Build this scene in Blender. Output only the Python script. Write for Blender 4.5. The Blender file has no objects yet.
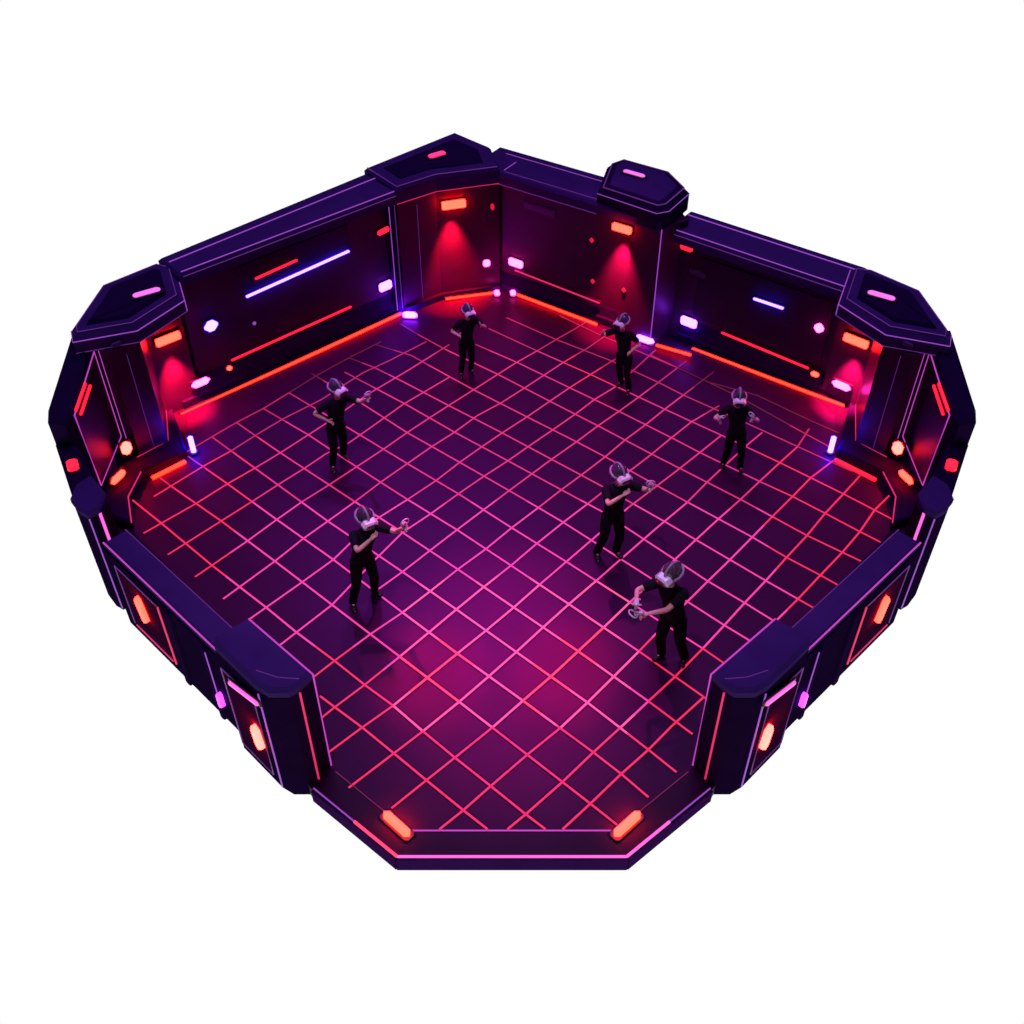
import bpy, bmesh, math, random
from mathutils import Vector, Matrix
random.seed(4)
SC = bpy.context.scene
COL = SC.collection
PI = math.pi

# ------------------------------------------------------------------ camera
FPX, PITCH, CAM = 1072.0, math.radians(43.2), Vector((0, -11.017, 11.3145))
cd = bpy.data.cameras.new('camera'); co = bpy.data.objects.new('camera', cd); COL.objects.link(co)
cd.sensor_width = 36; cd.lens = FPX / 1024 * 36; cd.clip_end = 200
co.location = CAM; co.rotation_euler = (PI / 2 - PITCH, 0, 0)
SC.camera = co
CP, SP = math.cos(PITCH), math.sin(PITCH)

def ray(x, y):
    a = (x - 512) / FPX; b = -(y - 512) / FPX
    return Vector((a, CP + b * SP, -SP + b * CP))
def G(x, y, z=0.0):                      # survey: plan position of a point at height z
    r = ray(x, y); t = (CAM.z - z) / -r.z
    p = CAM + r * t
    return Vector((p.x, p.y, z))

class Plane:                             # a vertical wall plane from a to b (seen from the room a is left)
    def __init__(s, a, b, d=0.0):
        s.a = Vector((a[0], a[1], 0)); s.b = Vector((b[0], b[1], 0))
        s.u = (s.b - s.a).normalized(); s.n = Vector((s.u.y, -s.u.x, 0))
        s.a = s.a + s.n * d; s.b = s.b + s.n * d
        s.len = (s.b - s.a).length
    def hit(s, x, y):
        r = ray(x, y); t = (s.a - CAM).dot(s.n) / r.dot(s.n)
        return CAM + r * t
    def at(s, k, d=0, z=0):
        return s.a + s.u * k + s.n * d + Vector((0, 0, z))

# ------------------------------------------------------------------ materials
def mat(name, col, rough=0.5, spec=0.3, metal=0.0, noise=0.0, scale=6.0, coat=0.0):
    m = bpy.data.materials.new(name); m.use_nodes = True
    nt = m.node_tree; p = nt.nodes['Principled BSDF']
    p.inputs['Base Color'].default_value = (*col, 1)
    p.inputs['Roughness'].default_value = rough
    p.inputs['Specular IOR Level'].default_value = spec
    p.inputs['Metallic'].default_value = metal
    p.inputs['Coat Weight'].default_value = coat
    if noise:
        tc = nt.nodes.new('ShaderNodeTexCoord'); nz = nt.nodes.new('ShaderNodeTexNoise')
        nz.inputs['Scale'].default_value = scale; nz.inputs['Detail'].default_value = 4
        nt.links.new(tc.outputs['Object'], nz.inputs['Vector'])
        mx = nt.nodes.new('ShaderNodeMix'); mx.data_type = 'RGBA'
        mx.inputs[6].default_value = (*[c * (1 - noise) for c in col], 1)
        mx.inputs[7].default_value = (*[c * (1 + noise) for c in col], 1)
        nt.links.new(nz.outputs['Fac'], mx.inputs[0])
        nt.links.new(mx.outputs[2], p.inputs['Base Color'])
        mr = nt.nodes.new('ShaderNodeMapRange')
        mr.inputs[3].default_value = max(0.05, rough - .08); mr.inputs[4].default_value = min(1, rough + .08)
        nt.links.new(nz.outputs['Fac'], mr.inputs[0]); nt.links.new(mr.outputs[0], p.inputs['Roughness'])
    return m
def glow(name, col):
    m = bpy.data.materials.new(name); m.use_nodes = True
    nt = m.node_tree; p = nt.nodes['Principled BSDF']
    p.inputs['Base Color'].default_value = (.02, .02, .02, 1)
    k = max(col)
    p.inputs['Emission Color'].default_value = (*[c / k for c in col], 1)
    p.inputs['Emission Strength'].default_value = k
    return m

M = dict(
    wall=mat('dark plum wall panel', (.042, .008, .046), .42, .2, noise=.25, scale=3),
    panel=mat('recessed wall panel', (.030, .006, .040), .5, .12, noise=.3, scale=2),
    cap=mat('violet coated cap', (.056, .024, .150), .45, .0, noise=.22, scale=2.5),
    capdark=mat('dark cap side', (.020, .006, .052), .5, .0, noise=.2, scale=3),
    shell=mat('outer shell', (.014, .004, .036), .6, .0, noise=.3, scale=3),
    shellpanel=mat('outer shell panel', (.034, .004, .034), .6, .0, noise=.3, scale=3),
    black=mat('black rubber', (.006, .004, .010), .6, .1),
    floor=mat('dark floor tile', (.044, .0022, .046), .40, .07, noise=.16, scale=1.3),
    border=mat('floor border', (.026, .002, .028), .42, .08, noise=.2, scale=2),
    groove=mat('floor groove', (.008, .004, .010), .5, .15),
    rim=mat('violet slab edge', (.050, .010, .110), .5, .0, noise=.25, scale=3),
    housing=mat('lamp housing', (.02, .012, .03), .4, .3),
    vent=mat('violet vent slat', (.075, .035, .16), .4, .3),
    cloth=mat('black cotton', (.010, .007, .016), .85, .1, noise=.3, scale=12),
    jeans=mat('black denim', (.007, .005, .012), .85, .08, noise=.3, scale=14),
    shoe=mat('black shoe leather', (.015, .010, .02), .5, .3),
    skin=mat('skin', (.78, .46, .40), .5, .35),
    hair=mat('dark glossy hair', (.060, .036, .095), .2, .9, noise=.3, scale=20),
    hair2=mat('brown glossy hair', (.10, .05, .085), .22, .9, noise=.3, scale=20),
    headset=mat('pale headset plastic', (.78, .70, .86), .18, .6, coat=.4),
    strap=mat('grey headset strap', (.30, .25, .38), .35, .5),
    lens=mat('black visor', (.03, .02, .05), .12, .7, coat=.5),
    plastic=mat('pale controller plastic', (.75, .66, .78), .25, .5),
    lip=mat('lips', (.45, .17, .17), .5, .3),
)
E_ = dict(
    red=glow('red lamp', (60, .30, .16)),
    redsoft=glow('soft red lamp', (2.2, .02, .06)),
    reddim=glow('dim red lamp', (.75, .012, .04)),
    strip=glow('orange red strip', (22, .12, .045)),
    strip2=glow('crimson strip', (4.0, .02, .07)),
    pink=glow('pink white lamp', (34, .60, 12)),
    pinkred=glow('hot pink lamp', (2.2, .05, .32)),
    white=glow('violet white bar', (1.6, .74, 44)),
    violet=glow('violet lamp', (1.5, .8, 60)),
    vwhite=glow('lilac white lamp', (8, .75, 34)),
    capl=glow('lilac cap lamp', (1.05, .20, .95)),
    coral=glow('coral lamp', (36, .28, .16)),
    warm=glow('white hot red lamp', (70, .60, .45)),
    vhot=glow('bright violet floor lamp', (22, .8, 90)),
    vio2=glow('violet wall lamp', (4, .14, 5)),
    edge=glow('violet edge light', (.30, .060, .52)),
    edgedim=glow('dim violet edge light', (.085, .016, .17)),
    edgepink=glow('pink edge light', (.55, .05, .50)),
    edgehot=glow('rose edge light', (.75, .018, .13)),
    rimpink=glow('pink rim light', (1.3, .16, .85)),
    rimred=glow('red rim light', (2.2, .08, .25)),
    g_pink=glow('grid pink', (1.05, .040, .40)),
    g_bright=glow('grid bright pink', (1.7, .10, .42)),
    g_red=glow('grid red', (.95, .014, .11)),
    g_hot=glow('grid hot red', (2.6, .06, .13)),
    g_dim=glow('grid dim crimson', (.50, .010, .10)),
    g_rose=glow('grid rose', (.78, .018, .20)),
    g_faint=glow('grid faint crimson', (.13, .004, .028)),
)

# ------------------------------------------------------------------ object helpers
def obj(name, bm, m, parent=None, smooth=False):
    me = bpy.data.meshes.new(name)
    off = Vector(parent.get('_o', (0, 0, 0))) if parent is not None else Vector((0, 0, 0))
    if off.length: bmesh.ops.translate(bm, verts=bm.verts, vec=-off)
    bmesh.ops.recalc_face_normals(bm, faces=bm.faces)
    bm.to_mesh(me); bm.free()
    for mm in (m if isinstance(m, (list, tuple)) else [m]): me.materials.append(mm)
    if smooth:
        for p in me.polygons: p.use_smooth = True
    o = bpy.data.objects.new(name, me); COL.objects.link(o)
    if parent is not None: o.parent = parent; o['_o'] = tuple(off)
    return o
def thing(name, label, cat, loc=(0, 0, 0), group=None, rz=0.0):
    o = bpy.data.objects.new(name, None); COL.objects.link(o)
    o.empty_display_size = .2
    o.location = loc; o.rotation_euler = (0, 0, rz); o['label'] = label; o['category'] = cat
    if group: o['group'] = group
    if not rz: o['_o'] = tuple(loc)
    return o
def tag(o, label, cat, group=None):
    o['label'] = label; o['category'] = cat
    if group: o['group'] = group
    return o
def struct(name, bm, m, parent=None):
    o = obj(name, bm, m, parent); o['kind'] = 'structure'
    return o

def area2(P): return sum(P[i][0] * P[(i + 1) % len(P)][1] - P[(i + 1) % len(P)][0] * P[i][1] for i in range(len(P)))
def ccw(P):
    P = [(p[0], p[1]) for p in P]
    return P if area2(P) > 0 else P[::-1]
def inset(P, c):
    n = len(P); out = []
    for i in range(n):
        p0, p1, p2 = Vector(P[i - 1]), Vector(P[i]), Vector(P[(i + 1) % n])
        d1 = (p1 - p0).normalized(); d2 = (p2 - p1).normalized()
        n1 = Vector((-d1.y, d1.x)); n2 = Vector((-d2.y, d2.x))
        k = (n1 + n2); k = k / max(.3, k.dot(n1) if k.length else 1)
        out.append(tuple(p1 + k * c))
    return out
def add_prism(bm, P, z0, z1, ch=0.0, chb=0.0, ztop=None):
    P = ccw(P); rings = []
    if chb: rings += [(inset(P, chb), z0), (P, z0 + chb)]
    else: rings += [(P, z0)]
    if ch: rings += [(P, z1 - ch), (inset(P, ch), z1)]
    else: rings += [(P, z1)]
    V = [[bm.verts.new((x, y, z if ztop is None or k < len(rings) - (2 if ch else 1) else ztop(x, y) - (z1 - z))) for x, y in R] for k, (R, z) in enumerate(rings)]
    n = len(P)
    for A, B in zip(V, V[1:]):
        for i in range(n): bm.faces.new((A[i], A[(i + 1) % n], B[(i + 1) % n], B[i]))
    bm.faces.new(V[0][::-1]); bm.faces.new(V[-1])
    return bm
def prism(*a, **k): return add_prism(bmesh.new(), *a, **k)
def add_box(bm, c, u, n, w, d, h, bev=0.0, tilt=0.0, up=None):
    """box centred at c, width w along u, depth d along n, height h along u x n-ish up"""
    u = Vector(u).normalized(); n = Vector(n).normalized(); up = Vector(up) if up else Vector((0, 0, 1))
    if tilt:
        R = Matrix.Rotation(tilt, 3, n); u = R @ u; up = R @ up
    if bev:                                 # octagonal outline in the u/up plane, chamfered front
        b = min(bev, w * .49, h * .49)
        pts = [(-w/2+b, -h/2), (w/2-b, -h/2), (w/2, -h/2+b), (w/2, h/2-b), (w/2-b, h/2), (-w/2+b, h/2), (-w/2, h/2-b), (-w/2, -h/2+b)]
    else:
        pts = [(-w/2, -h/2), (w/2, -h/2), (w/2, h/2), (-w/2, h/2)]
    c = Vector(c); A = []
    f = min(b * .5, d * .5) if bev else 0
    for dd, k in ([(-d/2, 1), (d/2 - f, 1), (d/2, 1 - 2 * f / max(w, h) if f else 1)] if f else [(-d/2, 1), (d/2, 1)]):
        A.append([bm.verts.new(c + u * (x - (math.copysign(min(f, abs(x)), x) if k != 1 else 0)) + up * (z - (math.copysign(min(f, abs(z)), z) if k != 1 else 0)) + n * dd) for x, z in pts])
    m = len(pts)
    for R0, R1 in zip(A, A[1:]):
        for i in range(m): bm.faces.new((R0[i], R0[(i + 1) % m], R1[(i + 1) % m], R1[i]))
    bm.faces.new(A[0][::-1]); bm.faces.new(A[-1])
    return bm
def box(*a, **k): return add_box(bmesh.new(), *a, **k)
def add_bar(bm, pts, r, closed=False, sides=6, r2=None):
    pts = [Vector(p) for p in pts]; n = len(pts); R = []
    for i, p in enumerate(pts):
        a = pts[i - 1] if (i or closed) else p; b = pts[(i + 1) % n] if (i < n - 1 or closed) else p
        t = (b - a).normalized()
        x = t.cross(Vector((0, 0, 1)));
        if x.length < .05: x = t.cross(Vector((0, 1, 0)))
        x.normalize(); y = x.cross(t)
        rr = r if not r2 else r + (r2 - r) * i / (n - 1)
        R.append([bm.verts.new(p + (x * math.cos(2*PI*(k+.5)/sides) + y * math.sin(2*PI*(k+.5)/sides)) * rr) for k in range(sides)])
    for i in range(n if closed else n - 1):
        A, B = R[i], R[(i + 1) % n]
        for k in range(sides): bm.faces.new((A[k], A[(k + 1) % sides], B[(k + 1) % sides], B[k]))
    if not closed: bm.faces.new(R[0][::-1]); bm.faces.new(R[-1])
    return bm
def bars(lines, r, closed=False, sides=6):
    bm = bmesh.new()
    for l in lines: add_bar(bm, l, r, closed, sides)
    return bm
def sweep(prof, a, b, n):
    """profile of (distance along n, z) swept from a to b"""
    bm = bmesh.new(); a = Vector((a[0], a[1], 0)); b = Vector((b[0], b[1], 0)); n = Vector((n[0], n[1], 0))
    A = [bm.verts.new(a + n * d + Vector((0, 0, z))) for d, z in prof]; B = [bm.verts.new(b + n * d + Vector((0, 0, z))) for d, z in prof]
    m = len(prof)
    for i in range(m): bm.faces.new((A[i], A[(i + 1) % m], B[(i + 1) % m], B[i]))
    bm.faces.new(A[::-1]); bm.faces.new(B)
    return bm
def V3(p, z): return Vector((p[0], p[1], z))

def light(kind, name, loc, col, energy, target=None, **k):
    l = bpy.data.lights.new(name, kind); l.color = col; l.energy = energy
    for a, b in k.items(): setattr(l, a, b)
    o = bpy.data.objects.new(name, l); COL.objects.link(o); o.location = loc
    if target is not None: o.rotation_euler = (Vector(target) - Vector(loc)).to_track_quat('-Z', 'Y').to_euler()
    return o

# ------------------------------------------------------------------ lamps
def wall_lamp(name, label, cat, pl, px, w, h, em, depth=.07, tilt=0.0, rnd=.03, group=None, frame=True, d=0.0):
    c = pl.hit(*px) + pl.n * d
    t = thing(name, label, cat, c, group or ('studs on the back walls' if 'stud' in name else 'lamps on the wall panels'))
    if frame: obj('lamp_housing', box(c + pl.n * .018, pl.u, pl.n, w + .035, .03, h + .035, .015, tilt), M['housing'], t)  # dark housing behind the lens
    obj('lens', box(c + pl.n * (depth / 2 + .006), pl.u, pl.n, w, depth, h, rnd, tilt), E_[em], t)
    return t, c
def bar_lamp(name, label, cat, pl, p0, p1, h, em, depth=.05, group=None, d=0.0):
    a = pl.hit(*p0) + pl.n * d; b = pl.hit(*p1) + pl.n * d
    c = (a + b) / 2; u = (b - a).normalized(); up = pl.n.cross(u); up = up if up.z > 0 else -up
    t = thing(name, label, cat, c, group or ('light bars on the walls' if cat == 'light bar' else 'neon strips along the foot of the walls'))
    w = (b - a).length
    bm = bmesh.new(); add_box(bm, c + pl.n * .017, u, pl.n, w + .05, .024, h + .05, .015, up=up)
    obj('bar_housing', bm, M['housing'], t)  # dark housing behind the tube
    bm = bmesh.new(); add_box(bm, c + pl.n * (depth / 2 + .007), u, pl.n, w, depth, h, min(.02, h * .3), up=up)
    obj('light_tube', bm, E_[em], t)
    return t, c, w
def floor_lamp(name, label, cat, c, u, w, d, em, h=.06, group=None, z=0.0):
    u = Vector((u[0], u[1], 0)).normalized(); n = Vector((-u.y, u.x, 0)); c = Vector((c[0], c[1], z))
    t = thing(name, label, cat, c, group or 'lamps standing on the floor')
    bm = bmesh.new(); add_box(bm, c + Vector((0, 0, .01)), u, Vector((0, 0, 1)), w + .07, .02, d + .07, .03, up=n)
    obj('base', bm, M['housing'], t)
    bm = bmesh.new(); add_box(bm, c + Vector((0, 0, .02 + h / 2)), u, Vector((0, 0, 1)), w, h, d, min(w, d) * .45, up=n)
    obj('lens', bm, E_[em], t)
    return t

# ------------------------------------------------------------------ plan
LB = Plane((-5.62, 3.60), (-2.06, 6.68))
TA = Plane((-2.06, 6.68), (-1.38, 7.16)); TB = Plane((-1.38, 7.16), (-.24, 7.49))
RA = Plane((-.24, 7.49), (2.55, 5.66))
RB = Plane((3.06, 5.71), (5.42, 3.97))
ZB = -.25
HLB, HRA, HRB = 2.50, 2.45, 2.18

# floor slab
def mir(P): return [(-x, y) for x, y in P][::-1]
R_OUT = [(1.335, -4.765), (2.42, -3.86), (2.85, -3.3), (5.22, -1.0), (5.7, -.45), (6.35, .9), (6.5, 2.2), (6.35, 3.4), (5.7, 4.3), (2.7, 6.6), (0, 8.2)]
L_OUT = [(-2.4, 7.2), (-5.9, 4.3)] + mir(R_OUT[:8])
slab = R_OUT + L_OUT
floor = struct('floor', prism(slab, ZB, -.004, ch=.015), M['border'])
# dark tiled field inside the border
R_IN = [(1.22, -4.42), (2.16, -3.62), (3.05, -2.72), (4.9, -1.0), (5.5, .3), (5.74, .62), (5.82, 1.2), (5.78, 1.72), (5.26, 2.25), (5.5, 3.45), (5.3, 3.9), (3.0, 5.62), (2.5, 5.62), (-.2, 7.38)]
L_IN = [(-1.40, 7.06), (-2.0, 6.55), (-5.55, 3.5)] + mir([p for p in R_IN if p[1] < 3.4])
field = R_IN + L_IN
struct('tile_field', prism(field, -.02, 0), M['floor'], floor)
struct('outer_edge', sweep([(0, ZB), (.02, ZB), (.02, -.03), (0, -.03)], (-1.335, -4.765), (1.335, -4.765), (0, -1)), M['rim'], floor)
for s in (-1, 1):
    a, b = (1.335 * s, -4.765), (2.42 * s, -3.86)
    n = Vector((b[1] - a[1], -(b[0] - a[0]))).normalized() * s
    struct('outer_edge', sweep([(0, ZB), (.02, ZB), (.02, -.03), (0, -.03)], a, b, n), M['rim'], floor)
    struct('rim_light', bars([[(1.32 * s, -4.75, .0), (1.86 * s, -4.30, .0)]], .018), E_['rimred' if s < 0 else 'rimpink'], floor)
    struct('rim_light', bars([[(1.86 * s, -4.30, .0), (2.40 * s, -3.85, .0)]], .010), E_['edge'], floor)
struct('rim_light', bars([[(-1.32, -4.75, 0), (1.32, -4.75, 0)]], .016), E_['rimpink'], floor)
struct('border_line', bars([[(-1.2, -4.42, .003), (1.2, -4.42, .003)]], .010, sides=4), E_['edgepink'], floor)
for s in (-1, 1):
    struct('border_line', bars([[(1.22 * s, -4.42, .003), (2.16 * s, -3.62, .003)]], .007, sides=4), E_['g_faint'], floor)

# glowing grid let into the floor: surveyed nodes of every line
A_LINES = [
 [(320.5,696.5),(334.8,707.3),(362.2,727.6),(393.9,753.5),(426.4,780.4),(463.3,810.4),(487,829)],
 [(131,499),(161.4,523.4),(212,565.5),(239.7,587.1),(266.2,607.6),(296.5,632.5),(334.5,661),(364.7,685),(393.2,705.8),(422.9,731.4),(454.9,757.8),(490.7,786.2),(525.7,814.4),(545,829)],
 [(150,470),(170.2,485.7),(221.3,521.2),(274.9,561.4),(302.3,582.2),(332.1,605),(370.4,634.3),(399.8,656.8),(459.2,702),(527.2,754.8),(590.3,803.8),(612,821)],
 [(184,453.6),(227.6,484),(276.8,519.8),(333.4,559.8),(402.5,612.7),(457.4,653.7),(522.9,700.9),(593.3,752.5),(621.2,774.1),(648,797)],
 [(211.9,437.1),(255,468.3),(327.9,521.4),(402.5,572),(456.4,609.6),(516.3,652.2),(587.5,702.7),(648.4,749.9),(676,772)],
 [(236.5,422.7),(280.4,453),(354.9,501.9),(402.5,532.7),(457.9,569.5),(513.8,607.6),(578.1,651.4),(648.4,701.4),(676,722)],
 [(263.4,408.7),(308.4,435),(356.6,467),(407.6,499.7),(457,530),(511,565.7),(568.9,604.3),(638.8,651.4),(703.8,697.1)],
 [(289,393),(352.8,430.8),(407.4,463.8),(458.4,494),(511.7,528),(566.3,561.9),(629.8,602.5),(702.7,648.7),(722,662)],
 [(312,374),(356.6,400.3),(407.2,432.8),(459.7,462.5),(509.2,490.8),(563.3,522.5),(620.9,559.3),(724.3,625.4),(750,641)],
 [(345,372.5),(385.8,394),(405.6,404.4),(454.6,432.4),(507.9,461),(561.3,490),(600.6,511),(707.8,581.4),(744.6,603),(772,620)],
 [(349,358),(375,368),(402.5,381.6),(448.7,405.7),(501.6,432.8),(551.6,459.5),(603,487),(665,522),(729.9,559.9),(765.7,580.9),(797.9,599.2)],
 [(376,345),(411.4,355.7),(427.9,365),(473.6,390),(527,417.1),(576.5,442),(605.2,457),(659,487),(752.2,537.3),(786.5,557.6),(820.3,575.4),(834,583)],
 [(400,324),(417.8,334.6),(445.7,349.8),(497.8,374.5),(549.8,401.4),(598,426),(651.9,454.4),(706.9,482.4),(740.5,499.6),(807,535.7),(842.3,552.5)],
 [(476,344.8),(516.8,362.5),(569.6,387.9),(618.9,411.5),(671.4,437.9),(699.8,452.7),(759.5,481.6),(792.5,496.7),(825.1,513.5),(859.9,531.9),(868,536)],
 [(488.9,328.8),(537.1,351.1),(590.5,374.7),(638.7,397.3),(691.7,421.9),(721.4,435.4),(779.8,462.8),(810.7,478),(843.4,494.1),(874.5,510.2)],
 [(506.7,318),(556.2,339.7),(612,361.3),(658.4,382.6),(683.3,395.3),(748,424),(797.6,446.8),(833,463)],
 [(560,316),(604,337),(680.8,369.4),(740,397.5),(790,425.5),(833,449)],
 [(650,355),(707.4,382),(757,395.5),(809,420.1),(838,433)],
]
# the lines running up to the right, lower end first
B_LINES = [
 [(184,453.6),(211.9,437.1),(236.5,422.7),(263.4,408.7),(289,393),(318,375),(351,357),(381,342)],
 [(171.3,486.1),(202.8,466.8),(232,450.6),(256.4,435),(282.5,419.4),(321,400),(363,373),(391,360),(426,342)],
 [(161.4,523.4),(196.2,503.7),(227.6,484),(255,468.3),(280.4,453),(308.4,435),(330,421),(367,395),(409,370),(449,345)],
 [(185.2,543.9),(221.3,521.2),(252,501.8),(278,485),(304.7,468.3),(326,454),(349,443),(376,424),(404,404),(427,390.5),(450,377)],
 [(212,565.5),(247.9,540.9),(276.8,519.8),(302,502),(329.2,485),(356.6,467),(382.8,449.8),(407.2,432.8),(428,419),(448.7,405.7),(473.6,390),(497.8,374.5),(516.8,362.5),(537.1,351.1),(556.2,339.7),(575,329),(590,320)],
 [(239.7,587.1),(274.9,561.4),(303.4,538.7),(327.9,521.4),(354.9,501.9),(380.8,482.3),(407.4,463.8),(431,447.3),(454.6,432.4),(477,416),(502,402.5),(522,389.8),(540,378),(563.5,362.5),(588,348),(604,337),(622,327)],
 [(266.2,607.6),(302.3,582.2),(333.4,559.8),(372,522),(407.6,499.7),(436.3,480.6),(459.7,462.5),(481.8,447),(503,432.5),(527,417.1),(549.8,401.4),(569.6,387.9),(590.5,374.7),(612,361.3),(640,346),(654,338)] ,
 [(296.5,632.5),(332.1,605),(375,560),(402.5,532.7),(431.2,513.6),(458.4,494),(484.6,476),(507.9,461),(528.2,446.8),(552.4,430.3),(576,413.8),(595,399.3),(615.8,386.7),(655.4,350.3)],
 [(378,589.5),(402.5,572),(430,550.7),(457,530),(483.8,509.8),(509.2,490.8),(531.5,474.3),(551.6,459.5),(576.5,442),(598,426),(618.9,411.5),(638.7,397.3),(658.4,382.6),(686,361.5)],
 [(312,678.5),(334.5,661),(370.4,634.3),(402.5,612.7),(430,591.6),(457.9,569.5),(485.8,549.2),(511.7,528),(538.4,507.8),(561.3,490),(580.3,476),(605.2,457),(625.2,440),(645.8,424.7),(665,409.2),(683.3,395.3),(713.8,371.9)],
 [(323.5,716.5),(334.8,707.3),(364.7,685),(399.8,656.8),(428.4,633),(456.4,609.6),(484.6,586.5),(511,565.7),(537,543.6),(563.3,522.5),(587.4,504.2),(622,477),(651.6,454.4),(671.4,437.9),(691.7,421.9),(718.9,406)],
 [(330,751.5),(362.2,727.6),(393.2,705.8),(427.5,677.8),(457.4,653.7),(486.3,630.5),(513.8,607.6),(539.7,584.7),(566.3,561.9),(593,539),(628,508),(657,486),(680,468.4),(699.8,452.7),(721.4,435.4)],
 [(365,775.5),(393.9,753.5),(422.9,731.4),(459.2,702),(488.7,676.6),(516.3,652.2),(542,628.5),(568.9,604.3),(596.3,580.9),(620.9,559.3),(655,529.5),(687,502.7),(707,482.4),(726,464.5),(746.8,445.5),(762,432.8)],
 [(392,808),(426.4,780.4),(454.9,757.8),(492.5,727.6),(522.9,700.9),(551.1,676.6),(578.1,651.4),(603.9,627.4),(629.8,602.5),(655,578.5),(692,543.5),(718.9,518.7),(740.5,499.6),(759.5,481.6),(779.8,462.8),(797.6,446.8),(809,429)],
 [(440,829),(463.3,810.4),(490.7,786.2),(527.3,754.8),(560.3,728.1),(587.5,702.7),(614.4,676.1),(639,651.4),(676,613),(707.8,581.4),(729.9,559.9),(752.2,537.3),(775,514),(792.5,496.7),(810.7,478),(833,461)],
 [(508,829),(525.7,814.4),(562.9,781.7),(593.3,752.5),(620,728.1),(648.4,701.4),(675.8,676.1),(702.7,648.7),(724.3,625.4),(744.6,603),(765.7,580.9),(786.5,557.6),(807.1,535.5),(825.1,513.5),(843.4,494.1),(859.8,476)],
 [(563,829),(590.3,803.8),(621.2,774.1),(648.4,749.9),(672,726),(703.8,697.1)],
 [(775,622),(797.9,599.2),(820.3,575.4),(842.4,552.4),(859.9,531.8),(874.5,510.2),(889,496)],
]
def in_field(p):
    c = False; n = len(field)
    for i in range(n):
        x1, y1 = field[i]; x2, y2 = field[(i + 1) % n]
        if (y1 > p[1]) != (y2 > p[1]) and p[0] < (x2 - x1) * (p[1] - y1) / (y2 - y1) + x1: c = not c
    return c
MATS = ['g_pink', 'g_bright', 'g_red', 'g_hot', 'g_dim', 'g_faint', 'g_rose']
def zone(x, y):                          # glow put into the line colour: hotter at nodes, dimmer near walls
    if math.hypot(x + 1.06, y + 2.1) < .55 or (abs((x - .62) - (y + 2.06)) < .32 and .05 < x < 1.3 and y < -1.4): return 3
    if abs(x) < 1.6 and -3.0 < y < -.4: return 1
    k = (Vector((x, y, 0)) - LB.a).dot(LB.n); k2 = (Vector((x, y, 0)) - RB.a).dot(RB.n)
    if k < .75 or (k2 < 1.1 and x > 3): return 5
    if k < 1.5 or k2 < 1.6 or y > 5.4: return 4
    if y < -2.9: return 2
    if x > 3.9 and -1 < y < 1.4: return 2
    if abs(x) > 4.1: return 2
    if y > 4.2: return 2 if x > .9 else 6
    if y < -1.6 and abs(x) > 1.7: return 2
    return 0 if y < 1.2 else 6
bmG = bmesh.new(); bmD = bmesh.new()
def ribbon(bm, p, q, w, z, mi):
    d = (q - p); d.z = 0; d.normalize(); n = Vector((-d.y, d.x, 0)) * w
    p = p - d * w * .5; q = q + d * w * .5
    lo = [bm.verts.new((v.x, v.y, z - .004)) for v in (p - n, q - n, q + n, p + n)]
    hi = [bm.verts.new((v.x, v.y, z)) for v in (p - n * .8, q - n * .8, q + n * .8, p + n * .8)]
    fs = [bm.faces.new(hi)] + [bm.faces.new((lo[i], lo[(i + 1) % 4], hi[(i + 1) % 4], hi[i])) for i in range(4)]
    for f in fs: f.material_index = mi
def longer(L, a=20, b=20):
    (x0, y0), (x1, y1), (x2, y2), (x3, y3) = L[0], L[1], L[-2], L[-1]
    d = math.hypot(x1 - x0, y1 - y0); e = math.hypot(x3 - x2, y3 - y2)
    return [(x0 + (x0 - x1) / d * a, y0 + (y0 - y1) / d * a)] + L + [(x3 + (x3 - x2) / e * b, y3 + (y3 - y2) / e * b)]
B_LINES = [longer(L, 20, .1) if k not in (0, 8) else L for k, L in enumerate(B_LINES)]
A_LINES = [longer(L, .1, 20) for L in A_LINES]
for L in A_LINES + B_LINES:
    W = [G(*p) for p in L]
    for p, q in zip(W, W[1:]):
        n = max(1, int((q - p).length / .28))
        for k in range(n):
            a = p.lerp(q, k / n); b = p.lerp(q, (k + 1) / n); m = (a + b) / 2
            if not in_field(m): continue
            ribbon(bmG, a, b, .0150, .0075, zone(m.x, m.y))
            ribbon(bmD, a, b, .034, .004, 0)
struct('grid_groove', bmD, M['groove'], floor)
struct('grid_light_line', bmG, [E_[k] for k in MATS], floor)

# ------------------------------------------------------------------ back walls
def wall(name, pl, h, th, x0=0.0, x1=None, rec=.10, fasc=.22, over=.07, th0=None):
    th0 = th0 or th
    x1 = pl.len if x1 is None else x1
    a, b = pl.at(x0), pl.at(x1); n = pl.n
    body = struct(name, prism([a - n * rec, b - n * rec, b - n * (th - .06), a - n * (th0 - .06)], ZB, h - .06), M['wall'])
    struct('cap', prism([a + n * over, b + n * over, b - n * th, a - n * th0], h - fasc, h, ch=.05), M['cap'], body)
    return body
def skirt(pl, body, x0=0.0, x1=None, rec=.10, h=.45):
    x1 = pl.len if x1 is None else x1
    struct('skirting', sweep([(-rec, -.01), (.0, -.01), (.0, .14), (-.03, .17), (-rec + .01, h - .04), (-rec, h)], pl.at(x0), pl.at(x1), pl.n), M['capdark'], body)

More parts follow.
